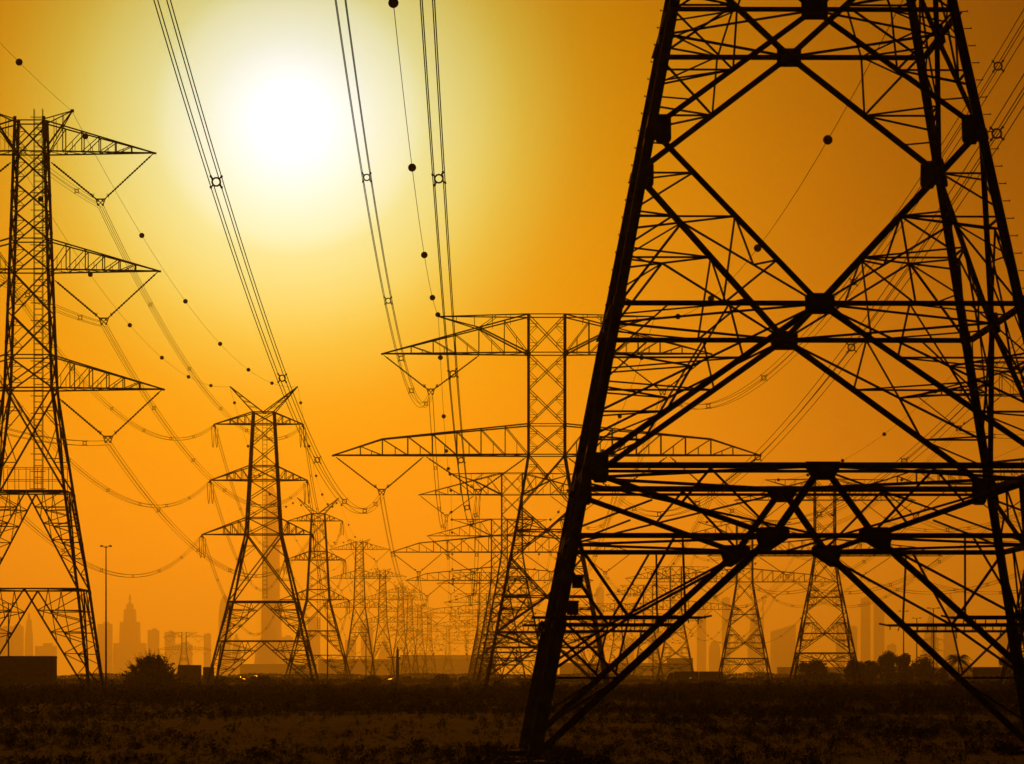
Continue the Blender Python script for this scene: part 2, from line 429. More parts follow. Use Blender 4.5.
# ---- the wide two-level pylon (double circuit, delta phases)
def make_wide(detail, up=0.0, att=None, ins=True):
    """detail 2: foreground, 1: middle distance"""
    dz = up
    body_w = 4.3
    wt = [(0, 14.8), (27.6, 14.8-.381*27.6), (28.5+dz, body_w), (46+dz, body_w)] if detail < 2 else [(0, 14.8), (27.8, 14.8-.381*27.8), (46+dz, 14.8-.381*27.8)]
    kit = Kit(wt); root = empty('transmission_tower')
    fg = detail == 2
    a = 1.0 if fg else .78
    T1_, T2_, S1 = (.16, .14, .054) if fg else (.16, .125, .078)
    # legs
    zl = [.2, 3.8, 7.6, 12, 16.4, 22.4, 28.5+dz, 32.1+dz, 40.5+dz, 45+dz]
    for k in range(4): leg_mesh(kit, k, .25 if fg else .31, zl).build('leg', M['steel'], root)
    # bottom: belt 7.6, K nodes 5.8
    zk, zb = 5.8, 7.6; uk = 1.28/(kit.w(zk)/2)
    kit.allf((1, .2), (uk, zk), T1_*1.05); kit.allf((uk, zk), (0, zb), T1_)
    kit.allf((1, zb-.15), (uk, zk), T1_*.9)
    kit.allf((-1, zb), (1, zb), T1_*1.0, False, .05); kit.allf((-1, zb-.15), (1, zb-.15), T1_*.5, False, .1)
    kit.allf((-1, zk), (1, zk), T1_*.85, False, .08)
    zg = 3.72; f = (zk-zg)/(zk-.2); ug = lerp(1.28, kit.w(.2)/2, f)/(kit.w(zg)/2)      # guard level on the main brace
    kit.allf((ug, zg), (1, zg), T2_*.75); usn = lerp(ug, 1, .45)
    kit.allf((usn, zg), (uk, zk-.1), S1*1.25); kit.allf((usn, zg), (1, 2.35), S1*1.25); kit.allf((usn, zg), (1, zk-.1), S1*1.4)
    kit.allf((usn, zg), (.60, zk), S1); kit.allf((ug, zg), (.57, zk), S1)
    kit.allf((usn, zg), (lerp(usn, .97, .1), 2.3), S1); 
    f2 = (zk-2.2)/(zk-.2); u2 = lerp(1.28, kit.w(.2)/2, f2)/(kit.w(2.2)/2)
    kit.allf((u2, 2.2), (1, zg), S1*1.2); kit.allf((u2, 2.2), (1, 2.2), S1); kit.allf((u2, 2.2), (1, .9), S1)
    kit.link((ug, zg), S1); kit.link((u2, 2.2), S1); kit.link((usn, zg), S1)
    zq = lerp(zb-.15, zk, .5); uq = lerp(kit.w(zb)/2, 1.28, .5)/(kit.w(zq)/2)
    kit.allf((.49, zb), (uk, zk+.1), S1*1.1); kit.allf((.47, zb), (uq, zq), S1*1.1); kit.allf((uq+.12, zq+.1), (1, zk+.2), S1)
    kit.plan(zb, T2_*.6); kit.plan(zk, S1*1.3)
    for k in range(4):      # inner hip ties from belt centre to the leg nodes
        kit.lv(zb).ang(kit.P(k, 0, zb-.1), kit.P((k+1) % 4, 0, zk), S1)
    # X panels
    zX = []
    zX.append(kit.xpanel(7.6, 16.4, T1_*.95, 'mid', S1, 3, True, 11.8)); zX.append(kit.xpanel(16.4, 22.4, T1_*.9, 'mid', S1, 2, True, 19.6))
    kit.plan(zX[0], S1*1.2); kit.plan(zX[1], S1*1.2)
    zX.append(kit.xpanel(22.4, 28.5+dz, T1_*.75, None, S1*.9)); kit.allf((-1, 28.5+dz), (1, 28.5+dz), T2_, False)
    kit.xpanel(28.5+dz, 32.1+dz, T2_*.8, None, S1*.7); kit.allf((-1, 32.1+dz), (1, 32.1+dz), T2_*.8, False)
    kit.xpanel(32.1+dz, 36.3+dz, T2_*.8, None, S1*.7); kit.xpanel(36.3+dz, 40.5+dz, T2_*.8, None, S1*.7)
    kit.allf((-1, 40.5+dz), (1, 40.5+dz), T2_, False); kit.xpanel(40.5+dz, 45+dz, T2_*.8, None, S1*.7); kit.allf((-1, 45+dz), (1, 45+dz), T2_, False)
    for k in range(4): kit.faces[k].build('face_bracing', M['steel'], root)
    [q.build('corner_tie' if isinstance(key, tuple) else 'plan_bracing', M['steel'], root) for key, q in kit.levels.items()]
    # gusset plates
    sz = 1.0 if fg else .55
    for k in range(4):
        ex = kit.P(k, 1, 10)-kit.P(k, -1, 10); ez = kit.P(k, 0, 12)-kit.P(k, 0, 10)
        spots = [(0, zX[0], .38, .27, .3), (0, zX[1], .34, .26, .08), (0, zb-.1, .36, .22, .45), (uk, zk-.05, .36, .28, .4), (-uk, zk-.05, .36, .28, .4), (0, zX[2], .3, .24, .2)]
        for (u, z, hx, hz, cut) in spots:
            g = MB()
            if z < 7:
                sg = 1 if u > 0 else -1; pts = [(-.40*sg, .20), (-.30*sg, .27), (.34*sg, .27), (.46*sg, .05), (.34*sg, -.34), (.14*sg, -.36), (-.40*sg, .0)]
                g.poly(kit.P(k, u, z, .11), ex, ez, [(x*sz, y*sz) for x, y in (pts if sg > 0 else pts[::-1])], .10)
            elif z < 8:
                g.poly(kit.P(k, u, z, .11), ex, ez, [(x*sz, y*sz) for x, y in [(-.44, .2), (-.44, .05), (-.26, -.26), (.26, -.26), (.44, .05), (.44, .2)]], .10)
            else: g.plate(kit.P(k, u, z, .11), ex, ez, hx*sz, hz*sz, .10, cut)
            g.build('gusset_plate', M['steel'], root)
        for z in (7.55, 16.4, 22.4):
            for sgn in (-1, 1):
                u = sgn*(1-.30*sz/(kit.w(z)/2)); g = MB(); g.plate(kit.P(k, u, z, .09), ex, ez, .21*sz, .39*sz, .08, .3); g.build('gusset_plate', M['steel'], root)
    for k in range(4): footing(kit, k, root, 1.5, .12 if fg else .25)
    # cross arms
    for sgn in (-1, 1):
        hw = kit.w(29)/2
        truss_arm(kit, sgn, 28.5+dz, 25.2, [(hw, 32.1+dz), (19.4, 30.4+dz), (25.2, 28.5+dz)], [4.9, 7.75, 10.6, 13.5, 16.4, 19.4, 22.0], .15).build('cross_arm', M['steel'], root)
        truss_arm(kit, sgn, 40.5+dz, 19.4, [(hw, 45+dz), (8.0, 43.5+dz), (19.4, 40.5+dz)], [5.0, 8.0, 10.8, 13.4, 16], .14).build('cross_arm', M['steel'], root)
        mb = MB(); tip = V((sgn*12.8, 0, 44.9+dz))
        for fy in (-1, 1):
            h = hw*fy; k8 = V((sgn*8, h*.66, 43.5+dz))
            mb.ang((sgn*hw, h, 45+dz), tip, .13); mb.ang(tip, k8, .14); mb.ang(k8, (sgn*hw, h, 40.5+dz), .19)
            for f in (.2, .4, .6, .8):
                p = lerp(V((sgn*hw, h, 45+dz)), tip, f); mb.ang(p, p - V((0, 0, min(4.5*f if f < .55 else (1-f)*2.9, 1.4))), .06)
            mb.ang(lerp(V((sgn*hw, h, 45+dz)), tip, .35), k8, .07)
        for f in (.25, .5, .75): mb.ang((sgn*lerp(hw, 12.8, f), -hw*(1-f), 45+dz), (sgn*lerp(hw, 12.8, f), hw*(1-f), 45+dz), .07)
        mb.build('earth_wire_arm', M['steel'], root)
        A = (att or {}).get(sgn) or [(13.7, 35.95+dz), (19.5, 24.1+dz), (8.1, 24.1+dz)]
        for (vx, vz), (xa, xb, za) in zip(A, [(8.0, 19.2, 40.3+dz), (14.6, 24.9, 28.3+dz), (2.4, 14.2, 28.3+dz)]):
            v = V((sgn*vx, 0, vz))
            for x in (xa, xb):
                insulator((sgn*x, 0, za), v + V((.45 if sgn*x > sgn*vx*1 else -.45, 0, .4)), .10).build('insulator_string', M['glass'], root)
            yoke(v).build('yoke_plate', M['steel'], root)
    if fg:
        # anti-climbing guard: rails round each face with barbed spikes, ends sticking out past the brace
        for k in range(4):
            for sgn in (-1, 1):
                g = MB(); p, q = kit.P(k, sgn*(ug-.06), zg, .28), kit.P(k, sgn*1.11, zg, .28)
                g.bar(p, q, .07); g.bar(kit.P(k, sgn*(ug+.02), zg-.17, .1), kit.P(k, sgn*1.0, zg-.17, .1), .07)
                for i in range(16):
                    a_ = lerp(p, q, (i+.3)/16); g.bar(a_, a_ + V((.05*random.uniform(-1, 1), 0, -random.uniform(.12, .38))), .028)
                g.bar(kit.P(k, sgn*ug, zg, .1), p, .05)
                g.bar(p, p + (kit.P(k, 0, zg)-p).normalized()*.25 + V((0, 0, .05)), .05)
                g.build('climbing_guard', M['steel'], root)
        # step bolts on two of the legs
        proto = None
        for k in (0, 1):
            out_ = V((-1, -.15, 0)) if k == 0 else V((1, -.15, 0))
            z = 4.4
            for i in range(36):
                p = kit.P(k, -1, z)
                if proto is None:
                    b_ = MB(); b_.bar((-.15, 0, 0), (-.33, 0, 0), .022); b_.bar((-.33, 0, -.015), (-.33, 0, .03), .028); proto = b_.build('step_bolt', M['steel'], root); proto.location = p
                else:
                    c = proto.copy(); col.objects.link(c); c.parent = root; c.location = p
                    if k == 1: c.rotation_euler = (0, 0, math.pi)
                z += .46
        for (z, s_) in ((4.62, .30), (3.95, .32)):
            g = MB(); p = kit.P(0, -1, z); g._box(V((p.x+.26, p.y-.12, p.z)), s_/2*.9, .10, s_/2); g._box(V((p.x+.26, p.y-.12, p.z+s_*.56)), s_/2*1.05, .12, .02)
            g.build('junction_box', M['steel'], root)
    return root

# ---- the tall three-level pylon
def make_tall():
    wt = [(0, 14.2), (11.6, 11.2), (22, 8.1), (33, 5.0), (45.6, 4.1), (61.9, 3.05)]
    kit = Kit(wt); root = empty('transmission_tower')
    for k in range(4): leg_mesh(kit, k, .30, [.2, 5.8, 11.6, 16.8, 22, 27.5, 33, 38, 42, 45.6, 50, 54, 58, 61.9]).build('leg', M['steel'], root)
    kit.kpanel(.2, 11.6, .16, .09, 5); kit.kpanel(11.6, 22, .15, .085, 6)
    kit.plan(11.6, .10); kit.plan(22, .10)
    kit.xpanel(22, 33, .17, None, .09); 
    for zz, u in ((29.4, 1), (25, 1)): kit.link((.8, zz), .06)
    kit.allf((-1, 33), (1, 33), .16, False)
    zs = [33, 36.5, 41.1, 45.6, 48.9, 52.0, 55.1, 58.2, 61.5]
    for i, (z0, z1) in enumerate(zip(zs, zs[1:])):
        kit.xpanel(z0, z1, .15, None, .07)
        if i in (0, 2, 3, 6, 7): kit.allf((-1, z1), (1, z1), .13, False)
    for k in range(4): kit.faces[k].build('face_bracing', M['steel'], root)
    [q.build('corner_tie' if isinstance(key, tuple) else 'plan_bracing', M['steel'], root) for key, q in kit.levels.items()]
    for k in range(4): footing(kit, k, root)
    for sgn in (-1, 1):
        for (zb, zt, tx) in ((58.2, 61.5, 13.2), (45.6, 48.9, 13.7), (33, 36.5, 14.1)):
            hw = kit.w(zb)/2; hwt = kit.w(zt)/2
            truss_arm(kit, sgn, zb, tx, [(hwt, zt), (tx, zb)], [hw+1.9, hw+3.9, hw+5.7, hw+7.4, hw+9.1], .14).build('cross_arm', M['steel'], root)
        mb = MB(); tip = V((sgn*4.4, 0, 62.7))
        for fy in (-1, 1):
            h = 1.55*fy; mb.ang((sgn*1.55, h, 61.6), tip, .12); mb.ang((sgn*1.6, h, 58.3), tip, .13)
            for f in (.35, .65): mb.ang(lerp(V((sgn*1.55, h, 61.6)), tip, f), lerp(V((sgn*1.6, h, 58.3)), tip, f), .07)
        mb.box(tip, .35, .3, .3); mb.build('earth_wire_peak', M['steel'], root)
        for (vx, vz, xb, zb) in ((7.4, 52.9, 13.0, 58.1), (7.75, 40.2, 13.5, 45.5), (8.2, 27.6, 13.9, 32.9)):
            v = V((sgn*vx, 0, vz)); xa = kit.w(zb)/2+.5
            insulator((sgn*xa, 0, zb-.9), v + V((-sgn*.45, 0, .4)), .12).build('insulator_string', M['glass'], root)
            insulator((sgn*xb, 0, zb), v + V((sgn*.45, 0, .4)), .10).build('insulator_string', M['glass'], root)
            yoke(v, .5).build('yoke_plate', M['steel'], root)
    # climbing ladder inside a hooped shaft, with a railed platform on the belt
    mb = MB()
    for (x, y) in ((-.35, .3), (.55, .3), (-.35, 1.1), (.55, 1.1)): mb.bar((x+.6, y, 22), (x+.6, y, 63), .06)
    z = 22.4
    while z < 62.5:
        mb.bar((.25, .3, z), (1.15, .3, z), .045); mb.bar((.25, 1.1, z), (1.15, 1.1, z), .035)
        if int(z*2) % 4 == 0: mb.bar((-.1, .3, z), (1.5, .3, z), .07)
        z += .62
    mb.build('ladder', M['steel'], root)
    mb = MB(); mb._box(V((.6, .6, 22.1)), 3.4, 1.6, .05)
    for x in (-2.8, -1.6, -.4, .8, 2.0, 4.0): mb.bar((x, -1, 22.1), (x, -1, 24.6), .06); mb.bar((x, 2.2, 22.1), (x, 2.2, 24.6), .05)
    for z in (23.3, 24.6): mb.bar((-2.8, -1, z), (4, -1, z), .06); mb.bar((-2.8, 2.2, z), (4, 2.2, z), .05)
    mb.build('platform', M['steel'], root)
    return root

# ---- the broad-based tension pylon with a V-shaped head
TX = {-1: (10.5, 11.4, 13.1), 1: (8.3, 9.2, 10.4)}        # arms are longer on the outside of the bend
def make_tension(a2=44.1, a3=32.6):
    wt = [(0, 22.7), (a3, 7.3+(32.6-a3)*.12), (58.5, 4.4)]
    kit = Kit(wt); root = empty('transmission_tower')
    for k in range(4): leg_mesh(kit, k, .46, [.2, 5, 10, 14, 18.3, 25, a3, 38, a2, 50, 56, 58.5]).build('leg', M['steel'], root)
    kit.kpanel(.2, 10, .20, .10, 5); kit.kpanel(10, 18.3, .20, .10, 5); kit.allf((-1, 18.3), (1, 18.3), .3, False, .05)
    kit.xpanel(18.3, a3, .22, None, .10); kit.plan(10, .12); kit.plan(18.3, .12)
    kit.allf((.75, 21), (1, 21), .1); kit.allf((.5, 23), (1, 23), .1)
    zs = [a3, a3+3.5, (a3+3.5+a2)/2, a2, a2+3, (a2+59)/2, 56, 58.5]
    for i, (z0, z1) in enumerate(zip(zs, zs[1:])):
        kit.xpanel(z0, z1, .17, None, .08 if i % 2 else 0)
    for z in (a3, a3+3.5, a2, a2+3, 56, 58.5): kit.allf((-1, z), (1, z), .22, False)
    for k in range(4): kit.faces[k].build('face_bracing', M['steel'], root)
    [q.build('corner_tie' if isinstance(key, tuple) else 'plan_bracing', M['steel'], root) for key, q in kit.levels.items()]
    for k in range(4): footing(kit, k, root, 2.0)
    for sgn in (-1, 1):
        for (zb, zt, tx) in ((56, 58.5, TX[sgn][0]), (a2, a2+3, TX[sgn][1]), (a3, a3+3.5, TX[sgn][2])):
            hw = kit.w(zb)/2
            truss_arm(kit, sgn, zb, tx, [(kit.w(zt)/2, zt), (tx, zb)], [hw+1.6, hw+3.2, hw+4.8], .2).build('cross_arm', M['steel'], root)
            for dy in (-1, 1):
                insulator((sgn*tx, 0, zb-.1), (sgn*tx, dy*3.6, zb-.7), .16, 12).build('insulator_string', M['glass'], root)
            mb = MB()
            for ox in (-.25, .25):
                pts = []
                for i in range(13):
                    f = i/12; pts.append((sgn*(tx-.1)+ox*1.6, lerp(-3.6, 3.6, f), zb-.7-4.2*(1-abs(2*f-1)**2.6)))
                mb.tube(pts, .06, 4)
            mb.build('jumper_loop', M['wire'], root)
        mb = MB(); tip = V((sgn*7.2, 0, 64))
        for fy in (-1, 1):
            h = 2.2*fy; mb.ang((sgn*2.2, h, 58.5), tip, .2); mb.ang((-sgn*.2, h, 58.3), tip, .2)
            for f in (.25, .45, .65, .82):
                mb.ang(lerp(V((sgn*2.2, h, 58.5)), tip, f), lerp(V((-sgn*.2, h, 58.3)), tip, f-.05), .09)
        for f in (.3, .6): mb.ang(lerp(V((sgn*2.2, -2.2, 58.5)), tip, f), lerp(V((sgn*2.2, 2.2, 58.5)), tip, f), .08)
        mb.build('earth_wire_peak', M['steel'], root)
    mb = MB()
    for x in (-.3, .6): mb.bar((x, .8, 19), (x, .8, 58), .1)
    z = 19.3
    while z < 57.5: mb.bar((-.3, .8, z), (.6, .8, z), .07); z += .9
    mb.build('ladder', M['steel'], root)
    return root

# ------------------------------------------------------------ placing the towers
FG_ATT = {-1: [(15.3, 43), (19.8, 30), (10.8, 32)], 1: [(15.2, 37), (19.5, 30), (11.7, 28)]}
AX = 7.82
fg = make_wide(2, 5.0, FG_ATT); fg.location = (AX, 101.4, 0); fg.rotation_euler = (0, 0, R(.8))
tag(fg, 'huge dark lattice pylon in the right foreground, its top cut off by the frame', 'pylon')
wide = make_wide(1); tall = make_tall(); tens = make_tension(); tens_b = make_tension(42.6, 29.0)
index_kids()
ROWA = [(443, 4.1), (784, 0.0), (1011, -3.4), (1520, -11.0), (1900, -15.0), (2350, -19.5), (2850, -24)]
ROWD = [(508, 74.2), (808, 67.4), (1027, 63.7), (1442, 63.0), (1728, 62.7), (2150, 61), (2600, 60), (3150, 58)]
ROWB = [(400, -51.3), (795, -52.6), (1285, -66.4), (1635, -66.5), (2073, -71.5), (2460, -73.0), (2697, -73.4), (3050, -75), (3500, -77)]
G = 'lattice transmission towers receding across the plain'
def lab_a(i): return ['wide two-armed pylon in mid distance just left of the huge foreground pylon',
    'second wide-armed pylon, directly behind the mid-distance one in the middle row', 'third wide-armed pylon of the middle row, smaller and hazier',
    'fourth wide-armed pylon of the middle row, low over the hazy horizon', 'fifth pylon of the middle row, faint in haze left of the big leg',
    'sixth pylon of the middle row, very faint near the horizon', 'farthest tiny pylon of the middle row on the horizon'][i]
def lab_d(i): return ['nearest pylon of the right-hand row, arm reaching in at the right edge', 'wide-armed pylon framed under the foreground belt beside the dark trees',
    'wide-armed pylon left of the one beside the trees, framed by the foreground braces', 'hazy pylon of the right row behind the parked lorries',
    'fifth pylon of the right row, seen through the foreground lattice left of the lorries', 'sixth pylon of the right row, faint behind the foreground lattice',
    'seventh pylon of the right row, nearly lost in haze', 'farthest pylon of the right row on the horizon'][i]
def lab_b(i): return ['tall three-armed pylon cropped by the left edge, V strings on its arms', 'V-headed tension pylon standing alone below the sun',
    'smaller V-headed pylon just right of the bigger V-headed one', 'flat-topped pylon right of the small V-headed pylon',
    'fifth pylon of the left row, hazy, behind the flat-topped one', 'sixth pylon of the left row, left of the dark signpost', 'seventh pylon of the left row, above the dark signpost',
    'eighth pylon of the left row, faint and tiny', 'last pylon of the left row, merging with the haze'][i]
used = set()
def place(proto, x, d, label, rz=0):
    o = proto if proto.name not in used else copy_tree(proto)
    used.add(proto.name); o.location = (x, d, 0); o.rotation_euler = (0, 0, rz)
    tag(o, label, 'pylon', G); return o
for i, (d, x) in enumerate(ROWA): place(wide, x, d, lab_a(i))
for i, (d, x) in enumerate(ROWD): place(wide, x, d, lab_d(i))
for i, (d, x) in enumerate(ROWB): place(tens if i == 1 else tens_b if i == 2 else tall, x, d, lab_b(i))
# three stray towers of other lines
place(wide, PX(184, 3500), 3500, 'tiny wide-armed pylon above the low shed right of the big bush')
place(tall, PX(448, 4300), 4300, 'tiny narrow pylon alone on the hazy horizon left of the middle row')
place(tall, PX(933, 4300), 4300, 'tiny faint pylon behind the palm at the right')

# ------------------------------------------------------------ wires
def catenary(p, q, sag, n):
    return [lerp(p, q, i/n) - V((0, 0, 4*sag*(i/n)*(1-i/n))) for i in range(n+1)]
def spacer_mesh(s_=.25):
    mb = MB(); c = [(-s_, -s_), (s_, -s_), (s_, s_), (-s_, s_)]
    r = s_*.72
    pts = [(r*math.cos(t*math.pi/5), 0, r*math.sin(t*math.pi/5)) for t in range(11)]
    mb.tube(pts, .038, 4)
    for (x, z) in c:
        mb.bar((x*.5, 0, z*.5), (x*.92, 0, z*.92), .055); mb.bar((x*.92, -.09, z*.92), (x*.92, .09, z*.92), .085)
    return mb
SP = [None]
GW = 'overhead conductors strung between the towers'
def bundle(p, q, sag, label, spacers=(), four=True, rad=.022, n=40, sep=.225, twist=0.0):
    p, q = V(p), V(q); root = empty('conductor_bundle', p); base = catenary(p, q, sag, n)
    base = [b - p for b in base]
    offs = [(x*math.cos(twist)-z*math.sin(twist), x*math.sin(twist)+z*math.cos(twist)) for x, z in [(-sep, -sep), (sep, -sep), (sep, sep), (-sep, sep)]]
    if four:
        for (x, z) in offs:
            mb = MB(); mb.tube([b + V((x, 0, z)) for b in base], rad, 4); mb.build('wire', M['wire'], root, True)
        for t in spacers:
            i = t*n; b0 = base[int(i)]; b1 = base[min(n, int(i)+1)]; pos = lerp(b0, b1, i-int(i))
            if SP[0] is None: SP[0] = spacer_mesh().build('spacer', M['wire'], root); s_ = SP[0]
            else: s_ = SP[0].copy(); col.objects.link(s_); s_.parent = root
            s_.location = pos; s_.rotation_euler = (0, -twist, 0)
    else:
        bpy.data.objects.remove(root); mb = MB()
        for (x, z) in offs[:2]: mb.tube([b + V((x, 0, 0)) for b in base], rad, 3)
        for t in spacers:
            b0 = base[int(t*n)]; mb.bar(b0+V((-sep*1.2, 0, 0)), b0+V((sep*1.2, 0, 0)), .12, .3)
        root = mb.build('conductor_bundle', M['wire'], None, True); root.location = p
    return tag(root, label, 'power line', GW)
BALL = [None]
def earth(p, q, sag, label, balls=(), rad=.02, n=30, br=.30):
    p, q = V(p), V(q); base = [b - p for b in catenary(p, q, sag, n)]
    mb = MB(); mb.tube(base, rad, 4)
    root = mb.build('earth_wire', M['wire'], None, True); root.location = p
    tag(root, label, 'earth wire', 'thin earth wires along the tops of the towers')
    for t in balls:
        i = t*n; pos = lerp(base[int(i)], base[min(n, int(i)+1)], i-int(i))
        if BALL[0] is None: b_ = MB(); b_.ball((0, 0, 0), br); BALL[0] = b_.build('marker_ball', M['ball'], root, True); o = BALL[0]
        else: o = BALL[0].copy(); col.objects.link(o); o.parent = root
        o.location = pos; s_ = br/.30; o.scale = (s_, s_, s_)
    return root
side = {-1: 'left', 1: 'right'}
PH = ['upper', 'outer lower', 'inner lower']
WA = [(13.7, 35.95), (19.5, 24.1), (8.1, 24.1)]
# foreground tower to first tower of the middle row (end points fitted to the picture)
d1, x1 = ROWA[0]
NEAR = {(-1, 0): (-7.45, 43, 11.75), (-1, 1): (-12.0, 30, 9.5), (-1, 2): (-2.95, 32, 11.75), (1, 0): (23.05, 37, 10.25), (1, 1): (27.35, 30, 11), (1, 2): (19.55, 28, 9.25)}
SPC = {(-1, 0): (.16, .318, .45, .56, .674, .9), (-1, 1): (.17, .33, .47, .63, .8, .92), (-1, 2): (.173, .313, .434, .57, .72, .87), (1, 0): (.2, .38, .576, .767, .9), (1, 1): (.25, .424, .6, .78, .9), (1, 2): (.125, .271, .434, .6, .75, .88)}
for (s_, i), (X0, z0, sag) in NEAR.items():
    bundle((X0, 101.4, z0-.35), (x1+s_*WA[i][0], d1, WA[i][1]-.3), sag, f'{PH[i]} {side[s_]} four-wire bundle from the foreground pylon to the next one', SPC[(s_, i)], twist={(-1, 2): .22, (-1, 0): .03, (-1, 1): .0}.get((s_, i), .05))
earth((-5.8, 101.4, 48), (x1-12.8, d1, 45), 7.25, 'left earth wire with marker balls coming down past the sun', (.17, .328, .50, .674, .84, .985), .022)
earth((21.1, 101.4, 44), (x1+12.8, d1, 45), 9.5, 'right earth wire with marker balls crossing behind the foreground lattice', (.22, .381, .544, .704, .86), .022)
def row_wide(row, name, near_cut):
    for j in range(len(row)-1):
        (da, xa), (db, xb) = row[j], row[j+1]; L_ = db-da; sag = 7.5*(L_/340)**1.5
        if da > 2200: continue
        fine = da < 900
        nsp = [k/(int(L_/70)+1) for k in range(1, int(L_/70)+1)] + [.96]
        for s_ in (-1, 1):
            for i in range(3):
                bundle((xa+s_*WA[i][0], da, WA[i][1]-.3), (xb+s_*WA[i][0], db, WA[i][1]-.3), sag,
                       f'{PH[i]} {side[s_]} bundle, span {j+2} of the {name} row', nsp, fine, .022 if fine else .03, 30 if fine else 16, .225)
            nb = int(L_/58); earth((xa+s_*12.8, da, 45), (xb+s_*12.8, db, 45), sag*.75, f'{side[s_]} ball-marked earth wire, span {j+2} of the {name} row', [(k+.5)/nb for k in range(nb)], .025, 20, .32)
row_wide(ROWA, 'middle', 0)
row_wide(ROWD, 'right', 0)
# right-hand row, the span that comes forward out of the frame
da, xa = ROWD[0]
for i in range(3):
    bundle((78-WA[i][0], 170, WA[i][1]), (xa-WA[i][0], da, WA[i][1]-.3), 8, f'{PH[i]} left bundle entering at the right edge to the right-hand row', (.5, .7, .9))
# left row
TB = [(7.4, 52.9), (7.75, 40.2), (8.2, 27.6)]; TC = [(9.4, 55.3), (10.3, 43.4), (11.8, 31.9)]
PB = ['top', 'middle', 'bottom']
def att_b(idx, s_, i, toward):
    d, x = ROWB[idx]
    if idx in (1, 2): return V((x+s_*TX[s_][i], d + 3.6*toward, TC[i][1] - (idx == 2)*(0, 1.5, 3.6)[i]))
    return V((x+s_*TB[i][0], d, TB[i][1]-.3))
for j in range(len(ROWB)-2):
    da, db = ROWB[j][0], ROWB[j+1][0]; L_ = db-da; sag = 11*(L_/395)**1.6
    fine = j < 2
    nsp = [k/(int(L_/62)+1) for k in range(1, int(L_/62)+1)]
    for s_ in (-1, 1):
        for i in range(3):
            bundle(att_b(j, s_, i, 1), att_b(j+1, s_, i, -1), sag, f'{PB[i]} {side[s_]} bundle, span {j+1} of the left row', nsp, fine, .028 if fine else .03, 36 if fine else 16, .22)
        ea = (7.2, 64) if j in (1, 2) else (4.4, 62.6); eb = (7.2, 64) if j+1 in (1, 2) else (4.4, 62.6)
        nb = max(3, int(L_/62))
        earth((ROWB[j][1]+s_*ea[0], da, ea[1]), (ROWB[j+1][1]+s_*eb[0], db, eb[1]), sag*.75, f'{side[s_]} ball-marked earth wire, span {j+1} of the left row', ([.03+.153*k for k in range(6)] if s_ == 1 else [.119+.147*k for k in range(6)]) if j == 0 else [(k+.3)/nb for k in range(nb)], .022, 24, .34)
for s_ in (-1, 1):
    for i in range(3):
        bundle((-48+s_*TB[i][0], 60, TB[i][1]), att_b(0, s_, i, -1), 6, f'{PB[i]} {side[s_]} bundle leaving the cropped left pylon out of the frame', (.8, .93))
    earth((-48+s_*4.4, 60, 62.6), (-51.4+s_*4.4, 400, 62.7), 5, f'{side[s_]} earth wire leaving the cropped left pylon out of the frame', (.865,), .022, 24, .34)

# ------------------------------------------------------------ far skyline
SKY_D = 18800
def bld(x0, x1, top, label, style='box', d=SKY_D, cat='skyscraper', spire=0):
    cx = PX((x0+x1)/2, d); W = (x1-x0)*d/FPX; H_ = PZ(top, d); r = empty('skyscraper' if H_ > 120 else 'far_building', (cx, d, 0))
    body = MB(); D_ = W*.8
    if style == 'box':
        body.frustum(0, 0, 0, H_, W, D_, W, D_)
    elif style == 'step':
        for (f0, f1, k) in ((0, .45, 1), (.45, .72, .62), (.72, .88, .38), (.88, .95, .22)): body.frustum(0, 0, H_*f0, H_*f1, W*k, D_*k, W*k*.96, D_*k*.96)
        body.frustum(0, 0, H_*.95, H_, W*.12, W*.12, W*.02, W*.02)
    elif style == 'taper':
        for (f0, f1, k0, k1) in ((0, .3, 1.5, 1.1), (.3, .7, 1, .9), (.7, .9, .75, .6), (.9, 1, .35, .2)): body.frustum(0, 0, H_*f0, H_*f1, W*k0, D_*k0, W*k1, D_*k1)
    elif style == 'slab':
        body.frustum(0, 0, 0, H_*.40, W*1.3, D_*1.2, W*1.3, D_*1.2); body.frustum(0, 0, H_*.40, H_*.72, W*1.1, D_, W*1.05, D_); body.frustum(0, 0, H_*.72, H_*.97, W*.95, D_*.9, W*.9, D_*.9); body.frustum(0, 0, H_*.97, H_, W*.5, D_*.5, W*.3, D_*.3)
    elif style == 'slant':
        n = len(body.v); body.frustum(0, 0, 0, H_, W, D_, W, D_)
        for i in (4, 7): body.v[n+i].z = H_*.86
    elif style == 'round':
        body.frustum(0, 0, 0, H_*.7, W, D_, W, D_)
        for i in range(6):
            a, b = i/6, (i+1)/6; ka, kb = math.sqrt(max(0, 1-a*a)), math.sqrt(max(0.0004, 1-b*b))
            body.frustum(0, 0, H_*(.7+.3*a), H_*(.7+.3*b), W*ka, D_*ka, W*kb, D_*kb, -(W*ka-W*kb)*0, 0)
    elif style == 'peak':
        for (f0, f1, k0, k1) in ((0, .6, 1, 1), (.6, .8, .8, .7), (.8, 1, .6, .05)): body.frustum(0, 0, H_*f0, H_*f1, W*k0, D_*k0, W*k1, D_*k1)
    body.build('wall', M['tower'], r)
    if spire:
        s_ = MB(); s_.frustum(0, 0, H_, H_ + spire*d/FPX, W*.1, W*.1, W*.02, W*.02); s_.build('spire', M['tower'], r)
    elif style == 'box':
        s_ = MB(); s_.frustum(W*.1, 0, H_, H_+W*.14, W*.45, D_*.5, W*.42, D_*.5); s_.build('roof', M['roof'], r)
    return tag(r, label, cat, 'faint skyline in the haze')
